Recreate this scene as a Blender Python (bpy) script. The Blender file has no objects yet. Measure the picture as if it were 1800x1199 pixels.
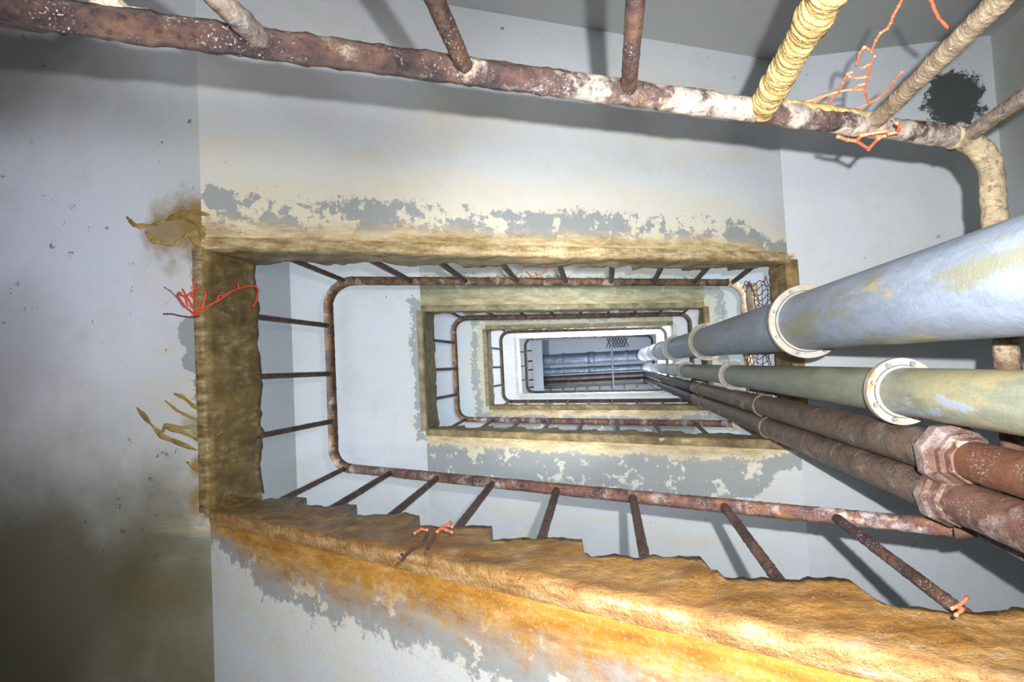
import bpy, math, random
from mathutils import Vector, Matrix, noise
random.seed(7)
sc = bpy.context.scene
COL = sc.collection
# ------------------------------------------------------------------ camera
# world axes: X = along the well, Y = across the well, Z = up.  The camera stands low in the well and looks up.
cam_d = bpy.data.cameras.new('camera'); cam = bpy.data.objects.new('camera', cam_d); COL.objects.link(cam)
cam_d.sensor_width = 36.0; cam_d.lens = 1088.95/1800*36.0; cam_d.clip_start = 0.02; cam_d.clip_end = 100
rx, ry, rz = -0.0426807, 0.1450970, -0.0499929
def m3(r): return Matrix(r)
Rx = m3(((1,0,0),(0,math.cos(rx),-math.sin(rx)),(0,math.sin(rx),math.cos(rx))))
Ry = m3(((math.cos(ry),0,math.sin(ry)),(0,1,0),(-math.sin(ry),0,math.cos(ry))))
Rz = m3(((math.cos(rz),-math.sin(rz),0),(math.sin(rz),math.cos(rz),0),(0,0,1)))
RC = Rz @ Rx @ Ry
cam.matrix_world = (RC.transposed() @ m3(((1,0,0),(0,-1,0),(0,0,-1)))).to_4x4()
sc.camera = cam
# ------------------------------------------------------------------ view + world
sc.view_settings.view_transform = 'Standard'; sc.view_settings.look = 'None'
sc.view_settings.gamma = 1.0; sc.view_settings.use_curve_mapping = False
sc.view_settings.exposure = 0.40
w = bpy.data.worlds.new('world'); sc.world = w; w.use_nodes = True
w.node_tree.nodes['Background'].inputs[0].default_value = (0.5,0.6,0.8,1); w.node_tree.nodes['Background'].inputs[1].default_value = 0.02
# ------------------------------------------------------------------ lights (the photographer's flash and two torches, plus added boost beams and fill)
def aim(o, target):
    o.rotation_euler = (Vector(target)-o.location).to_track_quat('-Z','Y').to_euler()
def spot(name, loc, target, power, half_deg, blend, col=(1,1,1), rad=0.02):
    l = bpy.data.lights.new(name, 'SPOT'); l.energy = power; l.spot_size = math.radians(2*half_deg); l.spot_blend = blend
    l.color = col; l.shadow_soft_size = rad
    o = bpy.data.objects.new(name, l); COL.objects.link(o); o.location = loc; aim(o, target); return o
FL = (0.09, -0.075, 0.0)
spot('flash', FL, (0.30, -0.50, 3.0), 125, 60, 0.35, (0.97,0.98,1.0), 0.008)
spot('boost_beam_medium', FL, (0.75, -0.1, 4.0), 330, 37, 0.9, (0.97,0.98,1.0), 0.01)  # added beam at the flash position, offsets its falloff
spot('boost_beam_wide', (0.06,-0.04,0.02), (-0.65, -0.05, 8.0), 1000, 12, 0.9, (0.92,0.96,1.0), 0.03)  # added beam up the well, lifts the middle storeys
spot('boost_beam_narrow', (0.06,-0.04,0.02), (-0.45, -0.0, 12.0), 650, 8.5, 0.9, (0.85,0.92,1.0), 0.03)  # added tighter beam, lifts the farthest storeys
spot('torch_on_landing', (-0.2,0.1,-0.2), (-2.3, -0.50, 2.26), 95, 14, 1.0, (0.66,0.66,1.0), 0.05)
spot('torch_on_flight', (0.1,0.25,-0.3), (-0.62, 1.14, 1.72), 62, 23, 0.2, (0.97,0.98,1.0), 0.02)
spot('added_fill', (0.0,-0.05,-0.66), (-0.75, -0.35, 2.3), 120, 46, 0.9, (0.97,0.97,1.0), 0.12)  # added soft fill from floor level
def fill_up(loc, sx, sy, power, col=(0.88,0.93,1.0)):      # added unseen area fill on the landings, brightening the next storey
    l = bpy.data.lights.new('landing_fill', 'AREA'); l.shape = 'RECTANGLE'; l.size = sx; l.size_y = sy; l.energy = power; l.color = col
    o = bpy.data.objects.new('landing_fill', l); COL.objects.link(o); o.location = loc; o.rotation_euler = (math.pi,0,0)
for k, (pl, pr) in enumerate(((34,30),(26,24),(22,30))):
    fill_up((-2.25, 0.0, 2.258+3*k+0.362+0.06), 0.6, 2.4, pl)
    fill_up((1.75, 0.0, 3.758+3*k+0.362+0.06), 0.5, 2.4, pr)
# ------------------------------------------------------------------ constants of the well
X0, X1, Y0, Y1 = -1.563, 1.084, -0.541, 0.510
WX0, WX1, WY0, WY1 = -2.78, 2.24, -1.72, 1.69
H = 3.0; ZL = 2.258; T = 0.362; SL = 1.5/(X1-X0)
def zL(n): return ZL + H*(n-1)          # soffit height of the left landing n
def zR(n): return ZL + 1.5 + H*(n-1)    # soffit height of the right landing n
RX0, RX1, RY0, RY1 = -1.538, 1.070, -0.549, 0.511
ZRL = 3.341
def hL(n): return ZRL + H*(n-1)         # handrail height over left landing n
def hR(n): return ZRL + 1.5 + H*(n-1)
ROOF = 15.7
def px(u, v):
    d = RC.transposed() @ Vector(((u-900)/1088.95, (v-599.5)/1088.95, 1.0)); return d
def onz(u, v, z): d = px(u, v); return d*(z/d.z)
def onx(u, v, x): d = px(u, v); return d*(x/d.x)
def ony(u, v, y): d = px(u, v); return d*(y/d.y)
# ------------------------------------------------------------------ node helpers
class NT:
    def __init__(s, name):
        s.m = bpy.data.materials.new(name); s.m.use_nodes = True; s.t = s.m.node_tree
        s.b = s.t.nodes['Principled BSDF']; s.geo = s.t.nodes.new('ShaderNodeNewGeometry')
        sp = s.t.nodes.new('ShaderNodeSeparateXYZ'); s.t.links.new(s.geo.outputs['Position'], sp.inputs[0])
        s.x, s.y, s.z = sp.outputs
        s.pos = s.geo.outputs['Position']
    def L(s, a, b): s.t.links.new(a, b)
    def put(s, sock, v):
        if hasattr(v, 'is_linked') or isinstance(v, bpy.types.NodeSocket): s.L(v, sock)
        elif isinstance(v, (tuple, list)) and len(v) == 3 and sock.type == 'RGBA': sock.default_value = (*v, 1)
        else: sock.default_value = v
    def math(s, op, a, b=0.0, clamp=False):
        n = s.t.nodes.new('ShaderNodeMath'); n.operation = op; n.use_clamp = clamp
        s.put(n.inputs[0], a); s.put(n.inputs[1], b); return n.outputs[0]
    def mix(s, f, a, b, mode='MIX'):
        n = s.t.nodes.new('ShaderNodeMix'); n.data_type = 'RGBA'; n.blend_type = mode
        s.put(n.inputs[0], f); s.put(n.inputs[6], a); s.put(n.inputs[7], b); return n.outputs[2]
    def ramp(s, v, lo, hi, smooth=True):          # 0 at lo, 1 at hi
        n = s.t.nodes.new('ShaderNodeMapRange'); n.interpolation_type = 'SMOOTHSTEP' if smooth else 'LINEAR'
        s.put(n.inputs[0], v); s.put(n.inputs[1], lo); s.put(n.inputs[2], hi); return n.outputs[0]
    def cr(s, v, stops):
        n = s.t.nodes.new('ShaderNodeValToRGB'); e = n.color_ramp.elements
        e[0].position, e[0].color = stops[0][0], (*stops[0][1], 1); e[1].position, e[1].color = stops[-1][0], (*stops[-1][1], 1)
        for p, c in stops[1:-1]:
            q = e.new(p); q.color = (*c, 1)
        s.L(v, n.inputs[0]); return n.outputs[0]
    def noise(s, scale, detail=4, rough=0.55, stretch=None, off=0.0, dist=0.0):
        n = s.t.nodes.new('ShaderNodeTexNoise'); n.inputs['Scale'].default_value = scale; n.inputs['Detail'].default_value = detail
        n.inputs['Roughness'].default_value = rough; n.inputs['Distortion'].default_value = dist
        mp = s.t.nodes.new('ShaderNodeMapping'); mp.inputs['Scale'].default_value = stretch or (1,1,1)
        mp.inputs['Location'].default_value = (off, off*1.7, off*0.6)
        s.L(s.pos, mp.inputs[0]); s.L(mp.outputs[0], n.inputs['Vector']); return n.outputs[0]
    def voro(s, scale, stretch=None, off=0.0):
        n = s.t.nodes.new('ShaderNodeTexVoronoi'); n.inputs['Scale'].default_value = scale
        mp = s.t.nodes.new('ShaderNodeMapping'); mp.inputs['Scale'].default_value = stretch or (1,1,1)
        mp.inputs['Location'].default_value = (off, off, off)
        s.L(s.pos, mp.inputs[0]); s.L(mp.outputs[0], n.inputs['Vector']); return n.outputs[0]
    def welld(s):                                   # distance outwards from the edge of the well
        a = s.math('SUBTRACT', X0, s.x); b = s.math('SUBTRACT', s.x, X1)
        c = s.math('SUBTRACT', Y0, s.y); d = s.math('SUBTRACT', s.y, Y1)
        return s.math('MAXIMUM', s.math('MAXIMUM', a, b), s.math('MAXIMUM', c, d))
    def dist(s, p, sc3=(1,1,1)):
        n = s.t.nodes.new('ShaderNodeVectorMath'); n.operation = 'SUBTRACT'; s.L(s.pos, n.inputs[0]); n.inputs[1].default_value = p
        k = s.t.nodes.new('ShaderNodeVectorMath'); k.operation = 'MULTIPLY'; s.L(n.outputs[0], k.inputs[0]); k.inputs[1].default_value = sc3
        l = s.t.nodes.new('ShaderNodeVectorMath'); l.operation = 'LENGTH'; s.L(k.outputs[0], l.inputs[0]); return l.outputs['Value']
    def bump(s, h, strength, dist=0.01):
        n = s.t.nodes.new('ShaderNodeBump'); n.inputs['Strength'].default_value = strength; n.inputs['Distance'].default_value = dist
        s.L(h, n.inputs['Height']); s.L(n.outputs[0], s.b.inputs['Normal'])
    def out(s, col, rough=0.6, metal=0.0, spec=0.5):
        s.put(s.b.inputs['Base Color'], col); s.put(s.b.inputs['Roughness'], rough); s.put(s.b.inputs['Metallic'], metal)
        s.b.inputs['Specular IOR Level'].default_value = spec; return s.m
PAINT = (0.60, 0.635, 0.67)
def plaster(name, ws=0.05, wc=0.2, p0=0.0, p1=0.1, stain=(0.32,0.22,0.08), cream=(0.72,0.63,0.40), peelc=(0.27,0.285,0.28),
            paint=PAINT, a1=0.25, a2=0.16, off=0.0, grow=None, cream_amt=0.8, stain_amt=1.0, dirt=0.25, mold=None, cols=None, plain=False,
            blobs=None, patch_t=0.42, soft=0.25, greys=None, damp_and_shade=None, spkt=0.67):
    s = NT(name)
    n_big = s.noise(0.9, 3, 0.5, off=off); n_mid = s.noise(3.0, 6, 0.6, off=off+3); n_fine = s.noise(20, 10, 0.74, off=off+5)
    base = s.mix(s.math('MULTIPLY', s.ramp(n_big, 0.35, 0.75), dirt), paint, (0.50,0.49,0.40))
    base = s.mix(s.math('MULTIPLY', s.ramp(s.noise(5, 5, 0.6, off=off+9), 0.55, 0.8), 0.25), base, (0.42,0.42,0.36))
    base = s.mix(s.math('MULTIPLY', s.ramp(s.noise(60, 4, 0.6), 0.4, 0.7), 0.12), base, (0.45,0.46,0.46))
    base = s.mix(s.math('MULTIPLY', s.ramp(s.noise(170, 4, 0.7), 0.35, 0.65), 0.16), base, (0.34,0.35,0.36))
    base = s.mix(s.math('MULTIPLY', s.ramp(s.noise(2.0, 9, 0.72, (1,1,1), off=off+26), 0.48, 0.70), 0.35), base, (0.45,0.43,0.35))
    spk = s.math('MULTIPLY', s.ramp(s.noise(13, 5, 0.7, off=off+20), spkt, spkt+0.02), s.ramp(s.noise(1.3, 2, off=off+31), 0.48, 0.56))
    base = s.mix(s.math('MULTIPLY', spk, 0.8), base, (0.10,0.11,0.10))
    rough = 0.6
    for p, r, am in (damp_and_shade or []):  # olive patches: wall damp, and shade painted into the near left landing
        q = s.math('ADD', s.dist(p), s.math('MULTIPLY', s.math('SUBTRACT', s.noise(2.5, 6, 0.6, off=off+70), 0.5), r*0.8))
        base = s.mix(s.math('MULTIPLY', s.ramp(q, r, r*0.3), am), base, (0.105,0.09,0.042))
    if not plain:
        d = s.welld()
        dd = s.math('ADD', d, s.math('MULTIPLY', s.math('SUBTRACT', n_mid, 0.5), a1))
        d2 = s.math('ADD', dd, s.math('MULTIPLY', s.math('SUBTRACT', n_fine, 0.5), a2))
        if grow:                                           # band gets wider along x: (x_from, x_to, factor_at_to)
            k = s.ramp(s.x, grow[0], grow[1]); k = s.math('ADD', 1.0, s.math('MULTIPLY', k, grow[2]-1.0))
            dd = s.math('DIVIDE', dd, k); d2 = s.math('DIVIDE', d2, k)
        streak = s.noise(2.2, 8, 0.68, (0.35, 3.0, 1), off=off+2)
        base = s.mix(s.math('MULTIPLY', s.math('MULTIPLY', s.ramp(streak, 0.46, 0.72), s.ramp(dd, wc*2.6+0.1, wc*0.7)), 0.6), base, (0.64,0.53,0.33))
        base = s.mix(s.math('MULTIPLY', s.ramp(dd, wc, 0.0), cream_amt), base, cream)
        if blobs:
            for p, r, am in blobs:
                q = s.math('ADD', s.dist(p), s.math('MULTIPLY', s.math('SUBTRACT', s.noise(10, 7, 0.65, off=off+50), 0.5), r*1.3))
                base = s.mix(s.math('MULTIPLY', s.ramp(q, r, r*0.3), am), base, tuple(v*1.1 for v in stain))
        pm = s.math('MULTIPLY', s.ramp(d2, p1+0.005, p1-0.005), s.ramp(d2, p0-0.005, p0+0.005))
        patch = s.ramp(s.noise(8, 10, 0.70, off=off+12), patch_t, patch_t+0.015)
        pm = s.math('MULTIPLY', pm, patch)
        for p, r in (greys or []):
            q = s.math('ADD', s.dist(p), s.math('ADD', s.math('MULTIPLY', s.math('SUBTRACT', n_fine, 0.5), r*1.4), s.math('MULTIPLY', s.math('SUBTRACT', s.noise(9, 5, 0.6, off=off+60), 0.5), r*1.6)))
            pm = s.math('MAXIMUM', pm, s.ramp(q, r, r*0.94))
        base = s.mix(pm, base, s.mix(n_fine, peelc, tuple(c*1.25 for c in peelc)))
        cc = cols or [tuple(c*0.45 for c in stain), stain, stain, tuple(min(1,c*1.7+0.05) for c in stain)]
        sc_ = s.cr(s.noise(9, 9, 0.72, (0.4, 2.5, 1), off=off+7), [(0.28, cc[0]), (0.44, cc[1]), (0.56, cc[2]), (0.72, cc[3])])
        # the deposit thins out gradually away from the edge
        d3 = s.math('ADD', dd, s.math('MULTIPLY', s.math('SUBTRACT', n_fine, 0.5), a2*0.5))
        sm = s.math('MULTIPLY', s.ramp(d3, ws, ws*soft-0.01), stain_amt)
        base = s.mix(sm, base, sc_)
        glit = s.ramp(s.noise(140, 3, 0.6), 0.58, 0.68)
        base = s.mix(s.math('MULTIPLY', s.math('MULTIPLY', glit, sm), 0.22), base, (0.85,0.80,0.74))
        rough = s.math('SUBTRACT', 0.62, s.math('MULTIPLY', sm, 0.38))
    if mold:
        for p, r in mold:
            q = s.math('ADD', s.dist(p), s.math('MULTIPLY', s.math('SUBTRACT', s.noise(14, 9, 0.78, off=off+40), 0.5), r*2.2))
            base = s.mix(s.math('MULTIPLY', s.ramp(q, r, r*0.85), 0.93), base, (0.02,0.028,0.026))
    s.bump(s.math('ADD', s.math('MULTIPLY', n_fine, 0.6), s.math('MULTIPLY', s.noise(90, 3), 0.5)), 0.4, 0.006)
    return s.out(base, rough)
def crust(name, cols, scale=10, rough=0.28, bump=0.8, stretch=(1,1,0.35), xmix=None, off=0.0, lip=None):
    s = NT(name)
    c = s.cr(s.noise(scale, 8, 0.66, stretch, off=off), [(0.30, cols[0]), (0.46, cols[1]), (0.60, cols[2]), (0.74, cols[3])])
    if xmix:                                           # (x_from, x_to, other four colours)
        c2 = s.cr(s.noise(scale, 8, 0.66, stretch, off=off+4), [(0.30, xmix[2][0]), (0.46, xmix[2][1]), (0.60, xmix[2][2]), (0.74, xmix[2][3])])
        xn = s.math('ADD', s.x, s.math('MULTIPLY', s.math('SUBTRACT', s.noise(4, 4), 0.5), 0.7))
        c = s.mix(s.ramp(xn, xmix[0], xmix[1]), c, c2)
    if lip:                                            # paler glistening deposit on the underside of the lip
        lc = s.cr(s.noise(scale*1.6, 9, 0.7, (0.5,2.5,1), off=off+8), [(0.30, lip[0]), (0.44, lip[1]), (0.56, lip[2]), (0.70, lip[3])])
        c = s.mix(s.ramp(s.math('ADD', s.welld(), s.math('MULTIPLY', s.math('SUBTRACT', s.noise(14, 5), 0.5), 0.03)), -0.022, 0.004), c, lc)
    c = s.mix(s.math('MULTIPLY', s.ramp(s.noise(45, 6, 0.75), 0.52, 0.7), 0.45), c, (0.06,0.04,0.02))
    fine = s.noise(110, 5, 0.7); spark = s.ramp(s.noise(170, 2), 0.62, 0.72)
    c = s.mix(s.math('MULTIPLY', spark, 0.25), c, (0.85,0.82,0.76))
    s.bump(s.math('ADD', s.math('MULTIPLY', fine, 0.5), s.math('ADD', s.noise(28, 6, 0.6), s.math('MULTIPLY', spark, 0.3))), bump, 0.012)
    return s.out(c, s.math('ADD', rough, s.math('MULTIPLY', fine, 0.25)))
def rust(name, dark=(0.07,0.035,0.03), mid=(0.19,0.085,0.05), orange=(0.42,0.20,0.07), pale=(0.62,0.52,0.42), pale_t=0.62, rough=0.3, bump=0.8, xpale=None, ypale=None, off=0.0, metal=0.15):
    s = NT(name)
    c = s.cr(s.noise(14, 8, 0.7, off=off), [(0.32, dark), (0.48, mid), (0.62, orange), (0.75, mid)])
    n2 = s.noise(7, 8, 0.7, off=off+6)
    t = pale_t
    if xpale:                                          # pale deposit grows along x
        k = s.ramp(s.x, xpale[0], xpale[1]); t = s.math('SUBTRACT', pale_t, s.math('MULTIPLY', k, xpale[2]))
        m = s.ramp(s.math('SUBTRACT', n2, t), -0.04, 0.07)
    elif ypale:
        k = s.ramp(s.y, ypale[0], ypale[1]); t = s.math('SUBTRACT', pale_t, s.math('MULTIPLY', k, ypale[2]))
        m = s.ramp(s.math('SUBTRACT', n2, t), -0.04, 0.07)
    else: m = s.ramp(n2, t-0.03, t+0.07)
    pc = s.cr(s.noise(22, 6, 0.7, off=off+2), [(0.35, tuple(v*0.6 for v in pale)), (0.55, pale), (0.7, (0.72,0.55,0.30))])
    c = s.mix(m, c, pc)
    c = s.mix(s.math('MULTIPLY', s.ramp(s.noise(48, 7, 0.78, off=off+15), 0.50, 0.64), 0.7), c, tuple(v*0.6 for v in dark))
    spark = s.math('MULTIPLY', s.ramp(s.noise(210, 3, 0.6), 0.58, 0.66), s.ramp(s.noise(13, 4, 0.6, off=off+33), 0.45, 0.62))
    c = s.mix(s.math('MULTIPLY', spark, 0.6), c, (0.72,0.68,0.70))
    fine = s.noise(90, 8, 0.8)
    s.bump(s.math('ADD', fine, s.noise(30, 5)), bump, 0.006)
    return s.out(c, s.math('ADD', rough, s.math('MULTIPLY', fine, 0.25)), metal)
def pipe_paint(name, base, patches, rough=0.45, stretch=(3,3,0.8), off=0.0, bump=0.25):
    s = NT(name)
    c = s.mix(s.ramp(s.noise(9, 6, 0.65, stretch, off=off), 0.35, 0.65), base, tuple(v*0.78 for v in base))
    for i, (col, lo, hi, sc_, zr) in enumerate(patches):
        m = s.ramp(s.noise(sc_, 8, 0.66, stretch, off=off+7*i+3), lo, hi)
        if zr: m = s.math('MULTIPLY', m, s.ramp(s.z, zr[0], zr[1]))
        c = s.mix(m, c, col)
    spark = s.ramp(s.noise(150, 2), 0.64, 0.7)
    c = s.mix(s.math('MULTIPLY', spark, 0.15), c, (0.8,0.8,0.8))
    s.bump(s.math('ADD', s.noise(60, 5, 0.7), s.noise(14, 5)), bump, 0.006)
    return s.out(c, rough)
def flat(name, col, rough=0.6, metal=0.0, var=0.3, emit=0.0):
    s = NT(name); c = s.mix(s.math('MULTIPLY', s.noise(30, 6), var), col, tuple(v*0.4 for v in col))
    s.out(c, rough, metal)
    if emit: s.b.inputs['Emission Color'].default_value = (*col, 1); s.b.inputs['Emission Strength'].default_value = emit
    return s.m
M = {}
ORANGE4 = [(0.08,0.034,0.007),(0.18,0.080,0.012),(0.28,0.135,0.022),(0.46,0.28,0.08)]
DARK4 = [(0.035,0.022,0.008),(0.12,0.075,0.02),(0.24,0.165,0.05),(0.40,0.32,0.17)]
TAN4 = [(0.10,0.07,0.03),(0.22,0.155,0.07),(0.37,0.275,0.13),(0.58,0.48,0.29)]
OLIVE4 = [(0.12,0.10,0.05),(0.24,0.20,0.11),(0.36,0.31,0.18),(0.48,0.43,0.28)]
CLEAN4 = [(0.50,0.49,0.46),(0.60,0.59,0.56),(0.66,0.65,0.62),(0.72,0.71,0.68)]
GLOW4 = [(0.18,0.08,0.025),(0.34,0.17,0.05),(0.45,0.27,0.11),(0.58,0.46,0.36)]
BANK4 = [(0.16,0.11,0.05),(0.40,0.28,0.12),(0.60,0.46,0.25),(0.76,0.66,0.48)]
M['wall'] = plaster('painted_wall', plain=True, dirt=0.3, paint=(0.50,0.54,0.58))
M['wall_grime'] = plaster('grimy_wall', plain=True, dirt=0.7, paint=(0.40,0.43,0.43), damp_and_shade=[((2.24,-1.2,3.2),0.7,0.5)])
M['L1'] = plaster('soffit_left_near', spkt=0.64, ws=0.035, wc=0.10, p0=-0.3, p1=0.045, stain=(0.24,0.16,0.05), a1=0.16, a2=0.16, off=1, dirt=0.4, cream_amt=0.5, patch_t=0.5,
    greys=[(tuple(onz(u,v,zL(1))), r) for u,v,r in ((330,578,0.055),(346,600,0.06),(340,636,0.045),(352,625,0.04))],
    damp_and_shade=[(tuple(onz(u,v,zL(1))), r, am) for u,v,r,am in ((90,1110,1.0,0.88),(30,60,0.55,0.6),(20,600,0.4,0.3),(270,960,0.42,0.6),(345,1130,0.5,0.8),(300,1000,0.3,0.4))],  # dimness of the unlit left corners painted in as an olive stain
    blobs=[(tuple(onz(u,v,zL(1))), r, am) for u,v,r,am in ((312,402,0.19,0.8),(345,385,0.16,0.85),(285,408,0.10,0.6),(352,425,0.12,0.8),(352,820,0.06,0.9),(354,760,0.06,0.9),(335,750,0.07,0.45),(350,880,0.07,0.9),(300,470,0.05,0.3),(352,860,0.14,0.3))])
M['B1'] = plaster('soffit_back_near', ws=0.15, wc=0.50, p0=-0.5, p1=0.22, stain=(0.36,0.25,0.10), a1=0.12, a2=0.22, off=2.3, cols=BANK4, cream_amt=0.75, patch_t=0.47, soft=0.42, grow=(0.8,1.06,0.45),
    greys=[(tuple(onz(u,v,z)), r) for u,v,z,r in ((1195,398,3.55,0.10),(1215,420,3.6,0.09),(385,350,2.3,0.06),(1160,385,3.5,0.06),(960,385,3.05,0.05))])
M['A1'] = plaster('soffit_front_near', ws=0.115, wc=0.19, p0=-0.5, p1=0.12, stain=(0.50,0.28,0.07), a1=0.10, a2=0.24, off=5.1, grow=(-1.56,-1.15,2.15), cream_amt=0.7,
    cols=[(0.19,0.08,0.015),(0.33,0.15,0.025),(0.44,0.225,0.045),(0.56,0.37,0.15)], patch_t=0.42, soft=0.4)
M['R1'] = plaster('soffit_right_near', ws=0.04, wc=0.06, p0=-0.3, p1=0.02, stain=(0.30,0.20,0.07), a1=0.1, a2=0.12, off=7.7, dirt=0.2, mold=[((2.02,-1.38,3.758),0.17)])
M['A2'] = plaster('soffit_front_second', ws=0.17, wc=0.5, p0=0.12, p1=0.36, stain=(0.46,0.33,0.15), a1=0.14, a2=0.18, off=9.4, cols=BANK4, grow=(0.80,1.06,0.35))
M['L2'] = plaster('soffit_left_second', ws=0.04, wc=0.08, p0=-0.3, p1=0.10, stain=(0.34,0.28,0.14), a1=0.16, a2=0.2, off=12)
M['B2'] = plaster('soffit_back_second', ws=0.30, wc=0.6, p0=0.1, p1=0.3, stain=(0.42,0.36,0.18), a1=0.2, a2=0.3, off=14, peelc=(0.20,0.22,0.16), cols=[(0.14,0.13,0.07),(0.32,0.28,0.15),(0.44,0.39,0.23),(0.56,0.52,0.36)], cream=(0.55,0.50,0.32))
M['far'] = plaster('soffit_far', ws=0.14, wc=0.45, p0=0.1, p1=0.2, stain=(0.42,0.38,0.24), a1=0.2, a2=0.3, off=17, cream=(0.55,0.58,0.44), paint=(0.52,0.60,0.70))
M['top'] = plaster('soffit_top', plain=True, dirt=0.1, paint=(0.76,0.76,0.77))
M['cL1'] = crust('crust_dark_wet', [(0.05,0.032,0.008),(0.15,0.095,0.02),(0.27,0.18,0.045),(0.45,0.35,0.17)], 9, 0.3, 0.9, lip=[(0.10,0.065,0.015),(0.24,0.16,0.05),(0.42,0.32,0.16),(0.62,0.55,0.42)])
M['cA1'] = crust('crust_orange', DARK4, 9, 0.22, 0.9, (0.35,1,2.0), xmix=(-1.35,-0.45,ORANGE4), lip=GLOW4)
M['cB1'] = crust('crust_tan', DARK4, 9, 0.35, 0.9, (0.4,1,1.4), xmix=(-1.5,-0.7,TAN4), lip=BANK4)
M['cTan'] = crust('crust_tan_all', TAN4, 9, 0.4, 0.8, (0.5,1,1.2))
M['cOlive'] = crust('crust_olive', OLIVE4, 9, 0.45, 0.6, (0.5,1,1.2))
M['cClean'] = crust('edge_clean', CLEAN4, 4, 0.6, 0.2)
M['cR1'] = crust('crust_brown', [(0.10,0.06,0.02),(0.25,0.16,0.06),(0.38,0.27,0.11),(0.5,0.4,0.22)], 12, 0.4, 0.9)
M['rail_B0'] = rust('rust_wet_purple', dark=(0.018,0.012,0.013), mid=(0.065,0.038,0.035), orange=(0.13,0.072,0.045), pale=(0.44,0.37,0.30), pale_t=0.68, xpale=(-0.9,0.3,0.24), off=2, rough=0.22)
M['rail_A1'] = rust('rust_wet_red', dark=(0.05,0.025,0.025), mid=(0.14,0.07,0.06), orange=(0.28,0.12,0.05), pale=(0.46,0.38,0.38), pale_t=0.54, off=4, rough=0.2)
M['rail_L1'] = rust('rust_brown_patchy', dark=(0.03,0.018,0.012), mid=(0.10,0.058,0.035), orange=(0.22,0.115,0.045), pale=(0.42,0.30,0.17), pale_t=0.56, off=6, rough=0.35)
M['rail_cream'] = rust('rail_crusted_cream', dark=(0.30,0.16,0.06), mid=(0.48,0.30,0.12), orange=(0.62,0.42,0.18), pale=(0.74,0.62,0.42), pale_t=0.45, off=8, rough=0.35)
M['bal_dark'] = rust('baluster_dark_rust', dark=(0.025,0.014,0.012), mid=(0.075,0.04,0.032), orange=(0.16,0.08,0.045), pale=(0.4,0.33,0.33), pale_t=0.7, off=3, rough=0.25)
M['bal_grey'] = rust('baluster_grey_glitter', dark=(0.06,0.05,0.045), mid=(0.13,0.11,0.10), orange=(0.3,0.22,0.16), pale=(0.34,0.31,0.30), pale_t=0.6, off=5, rough=0.15)
M['bal_cream'] = crust('baluster_calcite', [(0.16,0.10,0.04),(0.34,0.22,0.08),(0.44,0.31,0.14),(0.56,0.46,0.32)], 16, 0.3, 0.6, (1,1,3))
M['bal_tan'] = crust('baluster_tan_scale', [(0.10,0.07,0.05),(0.20,0.145,0.09),(0.29,0.22,0.14),(0.42,0.35,0.27)], 20, 0.4, 0.8, (1,1,2))
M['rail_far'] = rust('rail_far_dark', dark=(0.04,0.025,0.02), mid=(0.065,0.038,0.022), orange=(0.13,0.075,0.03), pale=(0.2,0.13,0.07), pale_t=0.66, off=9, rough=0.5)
M['rail_R0'] = rust('rust_cream_to_brown', dark=(0.10,0.05,0.04), mid=(0.15,0.075,0.05), orange=(0.27,0.14,0.065), pale=(0.42,0.33,0.20), pale_t=0.66, ypale=(0.35,-0.25,0.30), off=8, rough=0.35)
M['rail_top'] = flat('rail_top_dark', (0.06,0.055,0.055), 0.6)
M['pipe_blue'] = pipe_paint('pipe_blue_grey_paint', (0.29,0.34,0.425), [((0.25,0.25,0.185),0.50,0.60,1.6,None),((0.42,0.35,0.20),0.60,0.64,2.6,(3.0,1.6)),((0.25,0.28,0.33),0.52,0.66,2.2,(2.6,3.6))], off=1)
M['pipe_green'] = pipe_paint('pipe_olive_paint', (0.27,0.28,0.20), [((0.40,0.34,0.18),0.50,0.62,3.0,(2.6,1.2)),((0.34,0.39,0.48),0.58,0.61,2.4,(2.6,1.3)),((0.24,0.27,0.27),0.45,0.6,2.0,(2.6,4.5))], off=4)
M['pipe_rust'] = rust('pipe_scaly_rust', dark=(0.06,0.04,0.03), mid=(0.15,0.105,0.075), orange=(0.22,0.13,0.08), pale=(0.38,0.34,0.30), pale_t=0.58, off=11, rough=0.25, bump=1.0)
M['pipe_red'] = rust('fitting_red_brown', dark=(0.13,0.06,0.045), mid=(0.17,0.085,0.06), orange=(0.24,0.12,0.08), pale=(0.38,0.29,0.26), pale_t=0.5, off=13, rough=0.25, bump=0.6)
M['pipe_redcore'] = rust('pipe_brick_red', dark=(0.15,0.06,0.035), mid=(0.17,0.065,0.035), orange=(0.2,0.09,0.045), pale=(0.4,0.25,0.18), pale_t=0.7, off=15, rough=0.4, bump=0.5)
M['pipe_collar'] = pipe_paint('pipe_collar_paint', (0.36,0.37,0.36), [((0.42,0.40,0.32),0.5,0.6,5,None)], off=26)
M['flange'] = pipe_paint('flange_cream_paint', (0.40,0.355,0.26), [((0.42,0.38,0.34),0.45,0.6,9,None),((0.36,0.20,0.08),0.60,0.66,9,None)], off=6, stretch=(1,1,1), rough=0.5)
M['bolt'] = flat('bolt_steel', (0.30,0.27,0.24), 0.5, 0.4)
M['net_red'] = flat('net_red_plastic', (0.72,0.07,0.03), 0.35)
M['net_orange'] = flat('net_orange_plastic', (0.80,0.20,0.09), 0.4, var=0.4)
M['net_dark'] = flat('net_brown_cord', (0.13,0.05,0.04), 0.5)
M['net_grey'] = flat('net_grey_cord', (0.20,0.20,0.19), 0.6)
M['streak'] = crust('streak_ochre', [(0.17,0.10,0.02),(0.30,0.19,0.05),(0.42,0.29,0.09),(0.55,0.42,0.2)], 20, 0.35, 0.5)
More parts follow.
